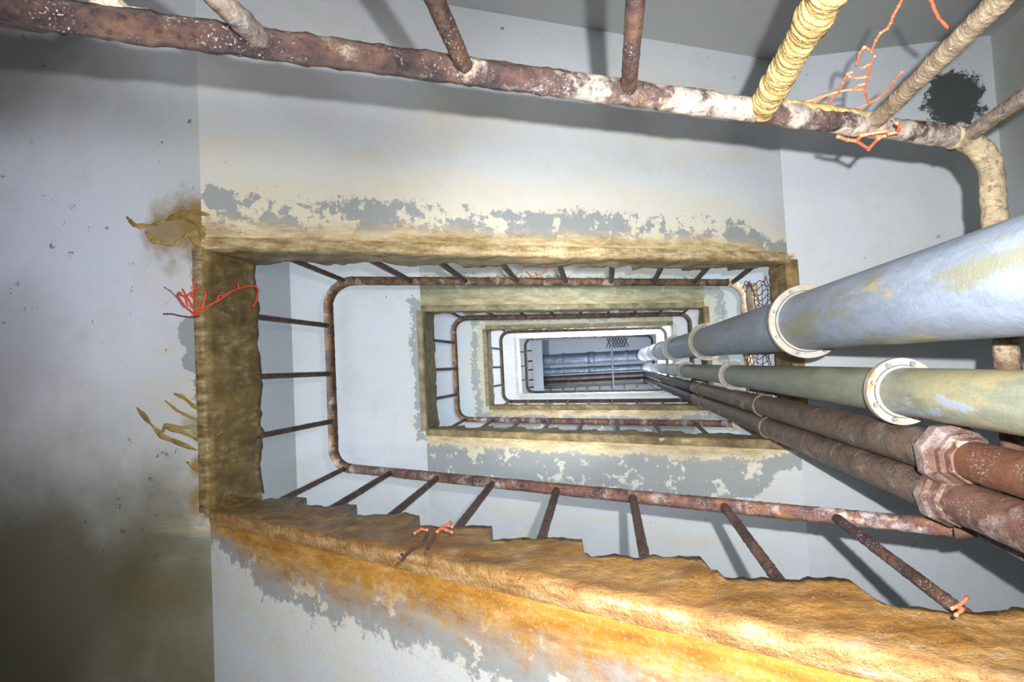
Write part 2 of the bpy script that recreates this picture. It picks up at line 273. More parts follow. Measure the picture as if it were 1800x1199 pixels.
M['calcite'] = crust('calcite_pale', [(0.30,0.22,0.12),(0.44,0.36,0.24),(0.56,0.48,0.36),(0.68,0.62,0.5)], 14, 0.3, 0.9)
M['concrete'] = plaster('concrete_roof', plain=True, dirt=0.15, paint=(0.30,0.345,0.41))
M['beam'] = plaster('concrete_beam', plain=True, dirt=0.1, paint=(0.22,0.26,0.31))
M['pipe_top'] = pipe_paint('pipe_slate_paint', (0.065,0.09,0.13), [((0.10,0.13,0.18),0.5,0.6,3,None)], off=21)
M['dark'] = flat('dark_steel', (0.03,0.03,0.03), 0.6)
M['floor'] = plaster('damp_floor', plain=True, dirt=0.7, paint=(0.25,0.23,0.19))
# ------------------------------------------------------------------ object helpers
def link_mesh(name, verts, faces, mat, parent=None, smooth=True):
    me = bpy.data.meshes.new(name); me.from_pydata([tuple(v) for v in verts], [], faces); me.update()
    me.materials.append(mat)
    if smooth: me.polygons.foreach_set('use_smooth', [True]*len(me.polygons))
    o = bpy.data.objects.new(name, me); COL.objects.link(o)
    if parent:
        o.parent = parent; o.matrix_parent_inverse = Matrix.Identity(4)
        if parent.type == 'EMPTY' or True:
            off = world_loc(parent)
            for v in me.vertices: v.co -= off
    return o
def world_loc(o):
    l = Vector((0,0,0))
    while o: l += o.location; o = o.parent
    return l
def thing(name, label, cat, loc, group=None):
    o = bpy.data.objects.new(name, None); COL.objects.link(o); o.location = loc; o.empty_display_size = 0.1
    o['label'] = label; o['category'] = cat
    if group: o['group'] = group
    return o
def tag(o, label, cat, group=None):
    o['label'] = label; o['category'] = cat
    if group: o['group'] = group
    return o
def struct(o): o['kind'] = 'structure'; return o
def box_vf(x0,x1,y0,y1,z0,z1):
    v = [(x0,y0,z0),(x1,y0,z0),(x1,y1,z0),(x0,y1,z0),(x0,y0,z1),(x1,y0,z1),(x1,y1,z1),(x0,y1,z1)]
    f = [(0,3,2,1),(4,5,6,7),(0,1,5,4),(1,2,6,5),(2,3,7,6),(3,0,4,7)]
    return v, f
def box(name, b, mat, parent=None):
    v, f = box_vf(*b); return link_mesh(name, v, f, mat, parent, smooth=False)
def join_vf(parts):
    V, F = [], []
    for v, f in parts:
        k = len(V); V += list(v); F += [tuple(i+k for i in q) for q in f]
    return V, F
def resample(pts, step):
    pts = [Vector(p) for p in pts]; out = [pts[0]]
    for a, b in zip(pts, pts[1:]):
        n = max(1, int((b-a).length/step)); out += [a.lerp(b, i/n) for i in range(1, n+1)]
    return out
def tube_vf(pts, rad, step=0.02, seg=12, amp=0.0, nscale=30, seed=0.0, rfun=None, closed_caps=True, flat_up=None):
    P = resample(pts, step); V = []; F = []
    t0 = (P[1]-P[0]).normalized(); up = Vector((0,0,1)) if abs(t0.z) < 0.9 else Vector((1,0,0))
    nrm = t0.cross(up).normalized(); s = 0.0
    for i, p in enumerate(P):
        t = ((P[min(i+1,len(P)-1)]-P[max(i-1,0)])).normalized()
        nrm = (nrm - t*nrm.dot(t)).normalized(); bi = t.cross(nrm)
        if i: s += (P[i]-P[i-1]).length
        for k in range(seg):
            a = 2*math.pi*k/seg; dv = nrm*math.cos(a)+bi*math.sin(a)
            r = rad
            if rfun: r = rfun(s, a, p)
            if amp:
                q = (p+dv*rad)*nscale + Vector((seed, seed*2, 0)); n1 = noise.noise(q); r += amp*(n1 + 0.6*noise.noise(q*2.3) + 3.5*max(0.0, noise.noise(q*1.4+Vector((9,3,1)))-0.42))
            if flat_up: # flattened against a surface: (normal, factor)
                n_ = Vector(flat_up[0]); dv = dv - n_*dv.dot(n_)*(1-flat_up[1])
            V.append(p+dv*r)
    n = len(P)
    for i in range(n-1):
        for k in range(seg):
            F.append((i*seg+k, i*seg+(k+1)%seg, (i+1)*seg+(k+1)%seg, (i+1)*seg+k))
    if closed_caps:
        F.append(tuple(range(seg-1,-1,-1))); F.append(tuple((n-1)*seg+k for k in range(seg)))
    return V, F
def lathe_vf(prof, cx, cy, seg=48, rot=0.0):            # prof = [(r,z)...] closed into a solid ring
    V, F = [], []; n = len(prof)
    for k in range(seg):
        a = 2*math.pi*k/seg+rot
        for r, z in prof: V.append((cx+r*math.cos(a), cy+r*math.sin(a), z))
    for k in range(seg):
        for i in range(n):
            j = (i+1) % n; k2 = (k+1) % seg
            F.append((k*n+i, k2*n+i, k2*n+j, k*n+j))
    return V, F
# ------------------------------------------------------------------ shell
def wallbox(name, b, mat): return struct(box(name, b, mat))
wallbox('wall_left', (WX0-0.2, WX0, WY0-0.2, WY1+0.2, -1.0, ROOF), M['wall'])
wallbox('wall_right', (WX1, WX1+0.2, WY0-0.2, WY1+0.2, -1.0, ROOF), M['wall_grime'])
wallbox('wall_back', (WX0, WX1, WY0-0.2, WY0, -1.0, ROOF), M['wall_grime'])
wallbox('wall_front', (WX0, WX1, WY1, WY1+0.2, -1.0, ROOF), M['wall'])
wallbox('floor', (WX0-0.2, WX1+0.2, WY0-0.2, WY1+0.2, -1.0, ZL-3.0), M['floor'])
wallbox('ceiling', (WX0-0.2, WX1+0.2, WY0-0.2, WY1+0.2, ROOF, ROOF+0.2), M['concrete'])
wallbox('trim_1', (X0, -1.35, WY0, WY1, 13.7, ROOF), M['beam'])
wallbox('trim_2', (WX0, X0, WY0, WY1, zL(5), zL(5)+0.3), M['top'])
# ------------------------------------------------------------------ landings and flights
NR = 9; TR = (X1-X0)/NR; RIS = 1.5/NR
def ztop_A(x, n):    # tread height of a front flight, coming down from left landing n towards the right
    k = int((x-X0)/TR*0.9999); k = min(max(k,0), NR-1); return zL(n)+T-RIS*(k+1) if x > X0 else zL(n)+T
def ztop_B(x, n):    # tread height of a back flight, rising from left landing n towards the right
    k = int((X1-x)/TR*0.9999); k = min(max(k,0), NR-1); return zR(n)+T-RIS*(k+1) if x < X1 else zR(n)+T
def zsof_A(x, n): return zL(n)-SL*(x-X0)
def zsof_B(x, n): return zL(n)+SL*(x-X0)
def flight_slab(side, n, mat, parent):
    ya, yb = (WY0, Y0) if side == 'B' else (Y1, WY1)
    top = []
    if side == 'A':
        for k in range(NR):
            z = zL(n)+T-RIS*(k+1); top += [(X0+TR*k, z), (X0+TR*(k+1), z)]
        bot = [(X1, zsof_A(X1,n)), (X0, zsof_A(X0,n))]
    else:
        for k in range(NR):
            z = zL(n)+T+RIS*k; top += [(X0+TR*k, z), (X0+TR*(k+1), z)]
        bot = [(X1, zsof_B(X1,n)), (X0, zsof_B(X0,n))]
    poly = top+bot; m = len(poly)
    V = [(x,ya,z) for x,z in poly]+[(x,yb,z) for x,z in poly]
    F = [tuple(range(m)), tuple(range(2*m-1,m-1,-1))]+[(i,i+m,(i+1)%m+m,(i+1)%m) for i in range(m)]
    return link_mesh('slab', V, F, mat, parent, smooth=False)
def crust_mesh(edge, s0, s1, zs, zt, mat, parent, amp=0.012, step=0.015, lip=0.05, drip=0.0, seed=0.0, rag=0.006, name='edge_crust', thick=0.010):
    """Lumpy deposit over a slab edge. edge = ('x', value, outward sign) or ('y', value, outward sign);
    s runs along the edge, zs(s) and zt(s) are the underside and top height; outward = into the well."""
    ax, e, sg = edge; N = max(2, int((s1-s0)/step)); V = []; F = []
    prof = []   # (into well, height fraction, extra z): back on the soffit, lip, face, top
    for i in range(6): prof.append((-lip*(1-i/5.0), 0.0, 'b'))
    for i in range(1, 11): prof.append((0.0, i/10.0, 'f'))
    for i in range(1, 4): prof.append((-0.03*i, 1.0, 't'))
    m = len(prof)
    for i in range(N+1):
        s = s0+(s1-s0)*i/N
        a = zs(s); zt_ = sum(zt(s+q) for q in (-0.03,-0.02,-0.01,0,0.01,0.02,0.03))/7.0
        zt_ += 0.022*noise.noise(Vector((s*7+seed, seed, 1.3))) + 0.014*noise.noise(Vector((s*23+seed, 4.0, seed)))
        zt_ += rag*noise.noise(Vector((s*55, seed, 9.0))) + rag*noise.noise(Vector((s*21, seed, 3.0)))
        zt_ = max(zt_+0.01, zt(s)+0.006, zt(s-0.012)+0.006, zt(s+0.012)+0.006, a+0.03)
        for (u, h, kind) in prof:
            z = a+(zt_-a)*h
            q = Vector((s*9, z*9, u*9+seed)); nn = noise.noise(q)+0.5*noise.noise(q*2.7)+0.25*noise.noise(q*7)
            if kind == 'b':
                fade = 1.0-(-u/lip)**1.5 if lip else 1.0
                z -= (thick*0.9+amp*nn)*fade - 0.002*(1-fade)*(-1); into = u + (thick if u > -0.001 else 0)
                if u <= -lip*0.99: z = a+0.004
            elif kind == 'f':
                into = thick+amp*nn+drip*math.sin(h*math.pi)*0.5
            else:
                into = u; z = zt_ + (0.006 if u > -0.05 else -0.006)
            w_ = e+sg*into
            V.append((s, w_, z) if ax == 'y' else (w_, s, z))
    for i in range(N):
        for k in range(m-1):
            q = (i*m+k, i*m+k+1, (i+1)*m+k+1, (i+1)*m+k)
            F.append(q)
    return link_mesh(name, V, F, mat, parent)
ord_ = ['lowest', 'second', 'third', 'fourth', 'fifth']
def landing(side, n, mat, cmat, label, amp=0.012, step=0.02, **kw):
    z = zL(n) if side == 'L' else zR(n)
    xa, xb = (WX0, X0) if side == 'L' else (X1, WX1)
    t = thing('stair_landing', label, 'stair landing', ((xa+xb)/2, 0, z), 'concrete landings up the stairwell')
    box('slab', (xa, xb, WY0, WY1, z, z+T), mat, t)
    e = ('x', X0, 1) if side == 'L' else ('x', X1, -1)
    crust_mesh(e, Y0-0.0, Y1+0.0, lambda s: z, lambda s: z+T, cmat, t, amp=amp, step=step, seed=n*3.1+(5 if side=='L' else 0), **kw)
    return t
def flight(side, n, mat, cmat, label, amp=0.012, step=0.02, **kw):
    z = zL(n)
    t = thing('stair_flight', label, 'stair flight', ((X0+X1)/2, -1.1 if side == 'B' else 1.1, z), 'concrete stair flights up the stairwell')
    flight_slab(side, n, mat, t)
    e = ('y', Y0, 1) if side == 'B' else ('y', Y1, -1)
    if side == 'B': zs, zt = (lambda s: zsof_B(s, n)), (lambda s: ztop_B(s, n))
    else: zs, zt = (lambda s: zsof_A(s, n)), (lambda s: ztop_A(s, n))
    crust_mesh(e, X0+0.002, X1-0.002, zs, zt, cmat, t, amp=amp, step=step, seed=n*2.3+(1 if side=='A' else 9), **kw)
    return t
box_l0 = box('stair_landing', (WX0, X0, WY0, WY1, ZL-3.0, ZL-3.0+T), M['floor'])
tag(box_l0, 'grey concrete landing at the foot of the stairs, beside the camera', 'stair landing', 'concrete landings up the stairwell')
F = {}
F['B0'] = flight('B', 0, M['B1'], M['cTan'], 'nearest stair flight at top of photo, carrying the big crusted handrail')
F['A1'] = flight('A', 1, M['A1'], M['cA1'], 'stair flight with glossy orange crusted edge across the bottom of the photo', amp=0.012, step=0.01, lip=0.05, thick=0.012)
F['B1'] = flight('B', 1, M['B1'], M['cB1'], 'wide pale stair flight underside above the void, with brown ragged edge', amp=0.012, step=0.008, lip=0.05, thick=0.012, rag=0.02)
F['A2'] = flight('A', 2, M['A2'], M['cTan'], 'stair flight with tan stained edge behind the lower rusty handrail', amp=0.012, step=0.012, lip=0.05)
F['B2'] = flight('B', 2, M['B2'], M['cOlive'], 'stair flight with yellow-olive stained edge seen inside the largest rail loop', amp=0.012, step=0.015, lip=0.05)
F['A3'] = flight('A', 3, M['A2'], M['cTan'], 'distant stair flight with brown-streaked edge between the second and third rail loops', step=0.03)
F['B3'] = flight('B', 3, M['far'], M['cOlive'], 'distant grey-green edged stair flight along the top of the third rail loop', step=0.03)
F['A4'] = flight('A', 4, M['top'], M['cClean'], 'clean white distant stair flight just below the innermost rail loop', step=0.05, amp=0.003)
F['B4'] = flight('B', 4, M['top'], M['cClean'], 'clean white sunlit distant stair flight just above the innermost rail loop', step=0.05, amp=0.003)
LD = {}
LD['R0'] = landing('R', 0, M['R1'], M['cR1'], 'right stair landing closest to the camera, behind the big pipes')
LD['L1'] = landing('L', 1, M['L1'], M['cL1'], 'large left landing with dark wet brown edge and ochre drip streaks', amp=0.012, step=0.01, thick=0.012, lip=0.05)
LD['R1'] = landing('R', 1, M['R1'], M['cR1'], 'right landing with brown crusted edge behind the blue-grey pipe flange', amp=0.014, step=0.01, thick=0.014, lip=0.06)
LD['L2'] = landing('L', 2, M['L2'], M['cOlive'], 'second left landing with olive-brown edge and flaking grey paint', step=0.015)
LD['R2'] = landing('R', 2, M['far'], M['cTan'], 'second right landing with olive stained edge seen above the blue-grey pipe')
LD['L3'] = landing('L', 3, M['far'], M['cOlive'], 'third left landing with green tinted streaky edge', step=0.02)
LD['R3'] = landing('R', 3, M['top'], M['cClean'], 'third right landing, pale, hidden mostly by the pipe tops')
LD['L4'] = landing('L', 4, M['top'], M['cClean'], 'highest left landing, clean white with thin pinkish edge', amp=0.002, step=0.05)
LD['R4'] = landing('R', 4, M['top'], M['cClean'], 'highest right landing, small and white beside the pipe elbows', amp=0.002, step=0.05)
# drip streaks on the underside of the near left landing
zs1 = zL(1)-0.001
streaks = [([(222,381),(236,396),(262,398),(300,384),(318,372)],0.011),([(236,396),(250,404)],0.012),([(300,384),(340,372),(368,378)],0.016),
    ([(256,408),(272,424),(305,430),(330,412),(362,404)],0.014),([(318,372),(345,390),(360,420)],0.022),([(330,412),(352,430),(362,445)],0.018),
    ([(240,716),(262,742),(284,766),(312,778),(348,792)],0.011),([(284,766),(290,748),(320,752),(352,748)],0.008),([(290,752),(322,760),(352,776)],0.010),
    ([(305,692),(322,698),(338,712),(356,722)],0.009),([(290,704),(312,722),(340,736),(356,738)],0.007),([(328,812),(340,820),(352,828)],0.010)]
for i, (pp, r) in enumerate(streaks):
    P = [onz(u, v, zs1) for u, v in pp]
    Ls = sum((P[k+1]-P[k]).length for k in range(len(P)-1))
    fn = lambda s, a, p, r=r, Ls=Ls: r*(0.85+0.7*noise.noise(p*22))*min(1.0, 0.25+s/0.05)*min(1.0, 0.3+(Ls-s)/0.05)
    v, f = tube_vf(P, r, 0.012, 10, 0.0015, 60, i, rfun=fn, flat_up=((0,0,1), 0.22)); link_mesh('rust_streak', v, f, M['streak'], LD['L1'])
# ------------------------------------------------------------------ railings
BX = [-1.12+0.3*k for k in range(8)]      # balusters along a flight
CR = 0.13                                   # corner radius of the bent handrail
def arc_pts(c, a0, a1, r, n=7): return [(c[0]+r*math.cos(a0+(a1-a0)*i/n), c[1]+r*math.sin(a0+(a1-a0)*i/n)) for i in range(n+1)]
def rail_z(side, n, x):
    s = 1.5/(RX1-RX0)
    return hL(n)+s*(x-RX0) if side == 'B' else hL(n)-s*(x-RX0)
def flight_rail(side, n, mat, bmats, label, r=0.026, rb=0.0145, step=0.02, amp=0.003, seg=12, skip=(), base=None):
    y = RY0 if side == 'B' else RY1
    t = thing('stair_railing', label, 'railing', (0, y, zL(n)+T), 'rusty railings around the stairwell void')
    xa, xb = RX0+CR, RX1-CR
    P = [(xa, y, rail_z(side, n, xa)), (xb, y, rail_z(side, n, xb))]
    rf = None
    if callable(r): rf = r; r0 = 0.027
    else: r0 = r
    v, f = tube_vf(P, r0, step, seg, amp*0.6, 75, n*1.7, rfun=rf); link_mesh('handrail', v, f, mat, t)
    for i, x in enumerate(BX):
        if i in skip: continue
        zt = ztop_B(x, n) if side == 'B' else ztop_A(x, n)
        bm = bmats[i] if isinstance(bmats, list) else bmats
        rr = rb; rfb = None; am = amp*0.9
        if bm == 'bal_cream':
            rfb = lambda s, a, p: 0.029+0.0022*math.sin(p.z*2*math.pi/0.015+2.5*math.sin(a)+6*noise.noise(p*30))+0.005*noise.noise(p*20)+0.0015*noise.noise(p*90)
        if bm == 'bal_tan':
            rfb = lambda s, a, p: 0.019+0.0008*math.sin(p.z*2*math.pi/0.012)+0.0015*noise.noise(p*20)
        if bm == 'bal_grey': am = 0.004; rr = 0.018
        if rfb is None:
            zf = zt-0.10; rfb = lambda s, a, p, zf=zf, rr=rr: rr*min(1.0, max(0.05, (p.z-zf)/0.04))*(1.0+0.35*max(0.0, 1-abs(p.z-zf-0.11)/0.05))
        v, f = tube_vf([(x, y, rail_z(side, n, x)-0.004), (x, y+(-0.03 if side == 'B' else 0.03), zt-0.10)], rr, min(step, 0.0045) if bm in ('bal_cream','bal_tan') else step, seg, am*0.55, 95, i+n, rfun=rfb)
        link_mesh('baluster', v, f, M[bm], t)
    return t
def landing_rail(side, n, mat, bmat, label, r=0.026, rb=0.0145, step=0.02, amp=0.003, seg=12, corner_balusters=True):
    s = 1.5/(RX1-RX0)
    if side == 'L':
        h = hL(n); zb = zL(n)+T; x = RX0; cx = RX0+CR
        A = arc_pts((cx, RY0+CR), -math.pi/2, -math.pi, CR); B = arc_pts((cx, RY1-CR), math.pi, math.pi/2, CR)
        za, zc = h+s*CR, h-s*CR
    else:
        h = hR(n); zb = zR(n)+T; x = RX1; cx = RX1-CR
        A = arc_pts((cx, RY0+CR), -math.pi/2, 0, CR); B = arc_pts((cx, RY1-CR), 0, math.pi/2, CR)
        za, zc = h-s*CR, h+s*CR
    pts = [(p[0], p[1], za+(h-za)*i/(len(A)-1)) for i, p in enumerate(A)] + [(p[0], p[1], h+(zc-h)*i/(len(B)-1)) for i, p in enumerate(B)]
    t = thing('stair_railing', label, 'railing', (x, 0, zb), 'rusty railings around the stairwell void')
    v, f = tube_vf(pts, r if not callable(r) else 0.028, step, seg, amp*0.6, 75, n*2.2, rfun=r if callable(r) else None); link_mesh('handrail', v, f, mat, t)
    spots = [(x, -0.29), (x, -0.016), (x, 0.253)]
    if corner_balusters: spots += [(cx-0.035 if side=='L' else cx+0.035, RY0+0.004), (cx-0.035 if side=='L' else cx+0.035, RY1-0.004)]
    for i, (bx, by) in enumerate(spots):
        zf = zb-0.10
        v, f = tube_vf([(bx, by, h-0.004), (bx+((-0.03 if side == 'L' else 0.03) if i < 3 else 0.0), by+(0.0 if i < 3 else (-0.03 if by < 0 else 0.03)), zf)], rb, step, seg, amp*0.5, 95, i+n*5, rfun=lambda s, a, p: rb*min(1.0, max(0.05, (p.z-zf)/0.07)))
        link_mesh('baluster', v, f, bmat, t)
    return t
def r_b0(s, a, p):
    k = max(0.0, min(1.0, (p.x+0.6)/1.2))
    r = 0.0245+0.003*k+0.004*k*noise.noise(p*16)+0.0025*noise.noise(p*40)
    return r
RL = {}
RL['B0'] = flight_rail('B', 0, M['rail_B0'], ['bal_dark','bal_dark','bal_grey','bal_dark','bal_dark','bal_dark','bal_cream','bal_tan'][1:]+['bal_dark'] if False else
    ['bal_dark','bal_dark','bal_grey','bal_dark','bal_dark','bal_cream','bal_tan','bal_tan'],
    'nearest handrail across the top of the photo, wet rust turning cream with deposits', r=r_b0, rb=0.0155, step=0.008, seg=20, amp=0.003)
RL['R0'] = landing_rail('R', 0, M['rail_R0'], M['bal_grey'], 'cream crusted handrail bend at upper right, passing behind the big pipes',
    r=lambda s, a, p: 0.030+0.004*noise.noise(p*14)+0.0025*noise.noise(p*40), rb=0.0155, step=0.008, seg=20)
RL['A1'] = flight_rail('A', 1, M['rail_A1'], 'bal_dark', 'long wet red-brown handrail above the orange crusted stair edge', r=0.0245, rb=0.0145, step=0.008, amp=0.004, seg=18)
RL['L1'] = landing_rail('L', 1, M['rail_L1'], M['bal_dark'], 'bent rusty railing on the large dark-edged left landing', r=0.0275, rb=0.0135, step=0.01, seg=16)
RL['B1'] = flight_rail('B', 1, M['rail_L1'], 'bal_dark', 'rusty handrail along the top side of the largest rail loop', r=0.026, rb=0.0165, step=0.01, seg=14)
RL['R1'] = landing_rail('R', 1, M['rail_cream'], M['bal_dark'], 'crusted railing bend beside the wire net, behind the blue-grey pipe',
    r=lambda s, a, p: 0.034+0.010*noise.noise(p*9), step=0.01, seg=14)
RL['A2'] = flight_rail('A', 2, M['rail_A1'], 'bal_dark', 'brown handrail along the bottom side of the second rail loop', r=0.027, step=0.012, seg=12)
RL['L2'] = landing_rail('L', 2, M['rail_L1'], M['bal_dark'], 'orange-brown bent railing on the second left landing', r=0.029, step=0.015)
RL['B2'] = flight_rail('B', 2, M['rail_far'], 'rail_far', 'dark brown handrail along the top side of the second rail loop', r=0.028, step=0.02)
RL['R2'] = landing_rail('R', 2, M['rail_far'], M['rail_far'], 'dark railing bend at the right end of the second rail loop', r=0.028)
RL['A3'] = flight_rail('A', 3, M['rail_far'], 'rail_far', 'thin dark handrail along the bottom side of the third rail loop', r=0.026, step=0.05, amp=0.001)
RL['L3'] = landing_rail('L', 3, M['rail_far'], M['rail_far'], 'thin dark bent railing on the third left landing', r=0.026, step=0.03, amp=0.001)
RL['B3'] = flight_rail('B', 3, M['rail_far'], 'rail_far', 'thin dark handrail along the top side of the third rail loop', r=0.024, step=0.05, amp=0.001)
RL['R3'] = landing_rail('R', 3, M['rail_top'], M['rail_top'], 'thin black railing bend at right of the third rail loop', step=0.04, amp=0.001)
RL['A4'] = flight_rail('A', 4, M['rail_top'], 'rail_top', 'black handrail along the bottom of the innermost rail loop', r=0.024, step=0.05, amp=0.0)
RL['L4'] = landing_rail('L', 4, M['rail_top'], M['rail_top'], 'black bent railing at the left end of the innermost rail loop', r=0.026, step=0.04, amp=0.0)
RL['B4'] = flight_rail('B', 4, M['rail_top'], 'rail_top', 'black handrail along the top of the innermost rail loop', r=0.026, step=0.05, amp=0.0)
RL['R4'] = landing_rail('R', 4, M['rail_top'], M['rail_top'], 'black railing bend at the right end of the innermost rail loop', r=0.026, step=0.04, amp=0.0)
# pale calcite lumps grown on the rails
def blob_vf(c, rad, amp, seed, squash=(1,1,1), nu=28, nv=18, ns=14):
    V, F = [], []; c = Vector(c)
    for j in range(nv+1):
        th = math.pi*j/nv
        for i in range(nu):
            ph = 2*math.pi*i/nu; d = Vector((math.sin(th)*math.cos(ph), math.sin(th)*math.sin(ph), math.cos(th)))
            q = d*rad*ns+Vector((seed,0,0)); r = rad*(1+amp*(noise.noise(q)+0.5*noise.noise(q*2.4)+0.3*noise.noise(q*5)))
            V.append(c+Vector((d.x*r*squash[0], d.y*r*squash[1], d.z*r*squash[2])))
    for j in range(nv):
        for i in range(nu): F.append((j*nu+i, (j+1)*nu+i, (j+1)*nu+(i+1)%nu, j*nu+(i+1)%nu))
    return V, F
c = ony(212, 30, RY0-0.022)
v, f = join_vf([blob_vf((c.x,c.y,c.z), 0.030, 0.8, 1, (1.3,0.6,1)), blob_vf((c.x-0.03,c.y+0.02,c.z-0.03), 0.018, 0.6, 3, (1.6,0.6,1)), blob_vf((c.x+0.02,c.y-0.005,c.z+0.015), 0.020, 1.0, 5, (1.0,0.8,0.6))])
link_mesh('calcite_lump', v, f, M['calcite'], RL['B0'])
# cream runnel lying along the near rail between the crusted balusters
P = [(x, RY0-0.016, rail_z('B',0,x)-0.012) for x in (0.44,0.52,0.60,0.67,0.72)]
v, f = tube_vf(P, 0.014, 0.006, 14, 0.003, 30, 4); link_mesh('calcite_lump', v, f, M['bal_cream'], RL['B0'])
c = onx(1322, 530, RX1)
v, f = blob_vf((c.x, c.y-0.02, c.z), 0.07, 0.5, 9, (0.55,1.5,1.2)); link_mesh('calcite_lump', v, f, M['calcite'], RL['R1'])
# ------------------------------------------------------------------ pipes
def bolts(cx, cy, z, r, n, rot=0.2, br=0.008, h=0.012):
    parts = []
    for k in range(n):
        a = 2*math.pi*k/n+rot; x, y = cx+r*math.cos(a), cy+r*math.sin(a)
        parts.append(lathe_vf([(0.0005,z-h),(br,z-h),(br,z),(0.0005,z)], x, y, 6))
    return parts
def elbow_path(cx, cy, z0, zt, R, xend):
    pts = [(cx, cy, z0), (cx, cy, zt-R)]
    pts += [(cx-R+R*math.cos(a), cy, zt-R+R*math.sin(a)) for a in [math.pi/2*i/8 for i in range(1,9)]]
    pts += [(xend, cy, zt)]
    return pts
def big_pipe(name_label, cx, cy, r, rf, zt, zfl, mat, mat2, zsplit):
    t = thing('drain_pipe', name_label, 'pipe', (cx, cy, ZL-3.0), 'tall pipes rising at the right end of the well')
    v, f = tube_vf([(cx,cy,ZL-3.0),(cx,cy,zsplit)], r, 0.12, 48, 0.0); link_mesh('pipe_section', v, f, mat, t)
    v, f = tube_vf([(cx,cy,zsplit),(cx,cy,zt-0.25)], r, 0.3, 40, 0.0); o = link_mesh('pipe_section', v, f, M['pipe_lit'], t); o['label'] = 'upper pipe length painted whiter for the light on it'
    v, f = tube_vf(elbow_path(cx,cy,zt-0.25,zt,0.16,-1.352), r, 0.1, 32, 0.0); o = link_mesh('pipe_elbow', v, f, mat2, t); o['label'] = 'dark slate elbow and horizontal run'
    for i, z in enumerate(zfl):
        th = 0.024
        if i > 2: rf = r*1.13; th = 0.03
        prof = [(r-0.002,z),(rf,z),(rf+0.001,z+0.003),(rf+0.001,z+th),(r-0.002,z+th)]
        o = link_mesh('flange', *lathe_vf(prof, cx, cy, 64), M['flange'] if i < 3 else mat2 if i % 2 else M['pipe_lit'], t, smooth=False)
        prof = [(r-0.002,z-0.012),(r+0.006,z-0.012),(r+0.010,z+0.001),(r-0.002,z+0.001)]
        link_mesh('weld_collar', *lathe_vf(prof, cx, cy, 48), M['pipe_collar'], o)
        if i < 3:
            for bv, bf in bolts(cx, cy, z+0.001, (rf+r)/2+0.002, 8, 0.35+i): link_mesh('bolt', bv, bf, M['bolt'], o, smooth=False)
    for x in (0.5, -0.35, -0.9):
        o = link_mesh('coupling', *tube_vf([(x,cy,zt),(x+0.16 if x<0 and x>-0.6 else x+0.04,cy,zt)], r*1.14, 0.1, 28), mat2, t)
    return t
M['pipe_lit'] = pipe_paint('pipe_lit_paint', (0.52,0.54,0.58), [((0.40,0.43,0.48),0.5,0.66,3,None)], off=30)  # paler tone paints in the window light on the upper pipe lengths
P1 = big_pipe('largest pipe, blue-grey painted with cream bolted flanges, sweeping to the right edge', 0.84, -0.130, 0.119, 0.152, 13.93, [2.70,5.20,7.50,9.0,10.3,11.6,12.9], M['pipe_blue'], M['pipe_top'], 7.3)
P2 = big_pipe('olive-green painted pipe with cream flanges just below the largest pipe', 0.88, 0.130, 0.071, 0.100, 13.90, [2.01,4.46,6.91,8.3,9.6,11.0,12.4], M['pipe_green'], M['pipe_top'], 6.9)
def thin_pipe(label, cx, cy, r, zt, zfit, zc, rot, lowmat, rl, kn):
    t = thing('water_pipe', label, 'pipe', (cx, cy, ZL-3.0), 'tall pipes rising at the right end of the well')
    v, f = tube_vf([(cx,cy,zfit),(cx,cy,6.5)], r, 0.02, 28, 0.0022, 28, cx*9+cy*5); link_mesh('pipe_section', v, f, M['pipe_rust'], t)
    v, f = tube_vf([(cx,cy,6.5)]+elbow_path(cx,cy,zt-0.3,zt,0.10,-1.352), r, 0.1, 20, 0.0015, 20); link_mesh('pipe_elbow', v, f, M['pipe_darkrust'], t)
    v, f = tube_vf([(cx,cy,ZL-3.0),(cx,cy,zfit-0.06)], r*rl, 0.02, 32, 0.0015, 40); o = link_mesh('pipe_section', v, f, M[lowmat], t); o['label'] = 'redder lower pipe length'
    z = zfit
    prof = [(r*0.5,z-0.125),(r*0.98,z-0.125),(r*1.02,z-0.115),(r*1.04,z-0.10),(r*1.18,z-0.088),(r*1.2,z-0.07),(r*1.28*kn,z-0.055),(r*1.42*kn,z-0.042),(r*1.42*kn,z-0.004),(r*1.38*kn,z),(r*0.5,z)]
    o = link_mesh('union_nut', *lathe_vf(prof, cx, cy, 8, rot), M['pipe_red'], t, smooth=False)
    bv = o.modifiers.new('bev','BEVEL'); bv.width = 0.003; bv.segments = 2
    for zz in zc:
        prof = [(r*0.8,zz),(r*1.12,zz),(r*1.16,zz+0.006),(r*1.14,zz+0.03),(r*0.8,zz+0.03)]
        link_mesh('pipe_coupling', *lathe_vf(prof, cx, cy, 32), M['bal_tan'], t)
    return t
M['pipe_darkrust'] = rust('pipe_dark_far', dark=(0.008,0.006,0.006), mid=(0.018,0.013,0.012), orange=(0.035,0.02,0.015), pale=(0.08,0.07,0.08), pale_t=0.7, off=17, rough=0.35)
W1 = thin_pipe('upper of two scaly brown rusty pipes, with red-brown union nut at right edge', 0.90, 0.292, 0.0585, 13.85, 1.83, [3.75,6.0,8.4,10.5], 0.3, 'pipe_redcore', 0.86, 1.08)
W2 = thin_pipe('lower of two scaly brown rusty pipes, nearest the red-brown handrail', 0.90, 0.408, 0.0565, 13.85, 1.87, [3.65,5.9,8.3,10.4], 0.1, 'pipe_red', 0.98, 0.98)
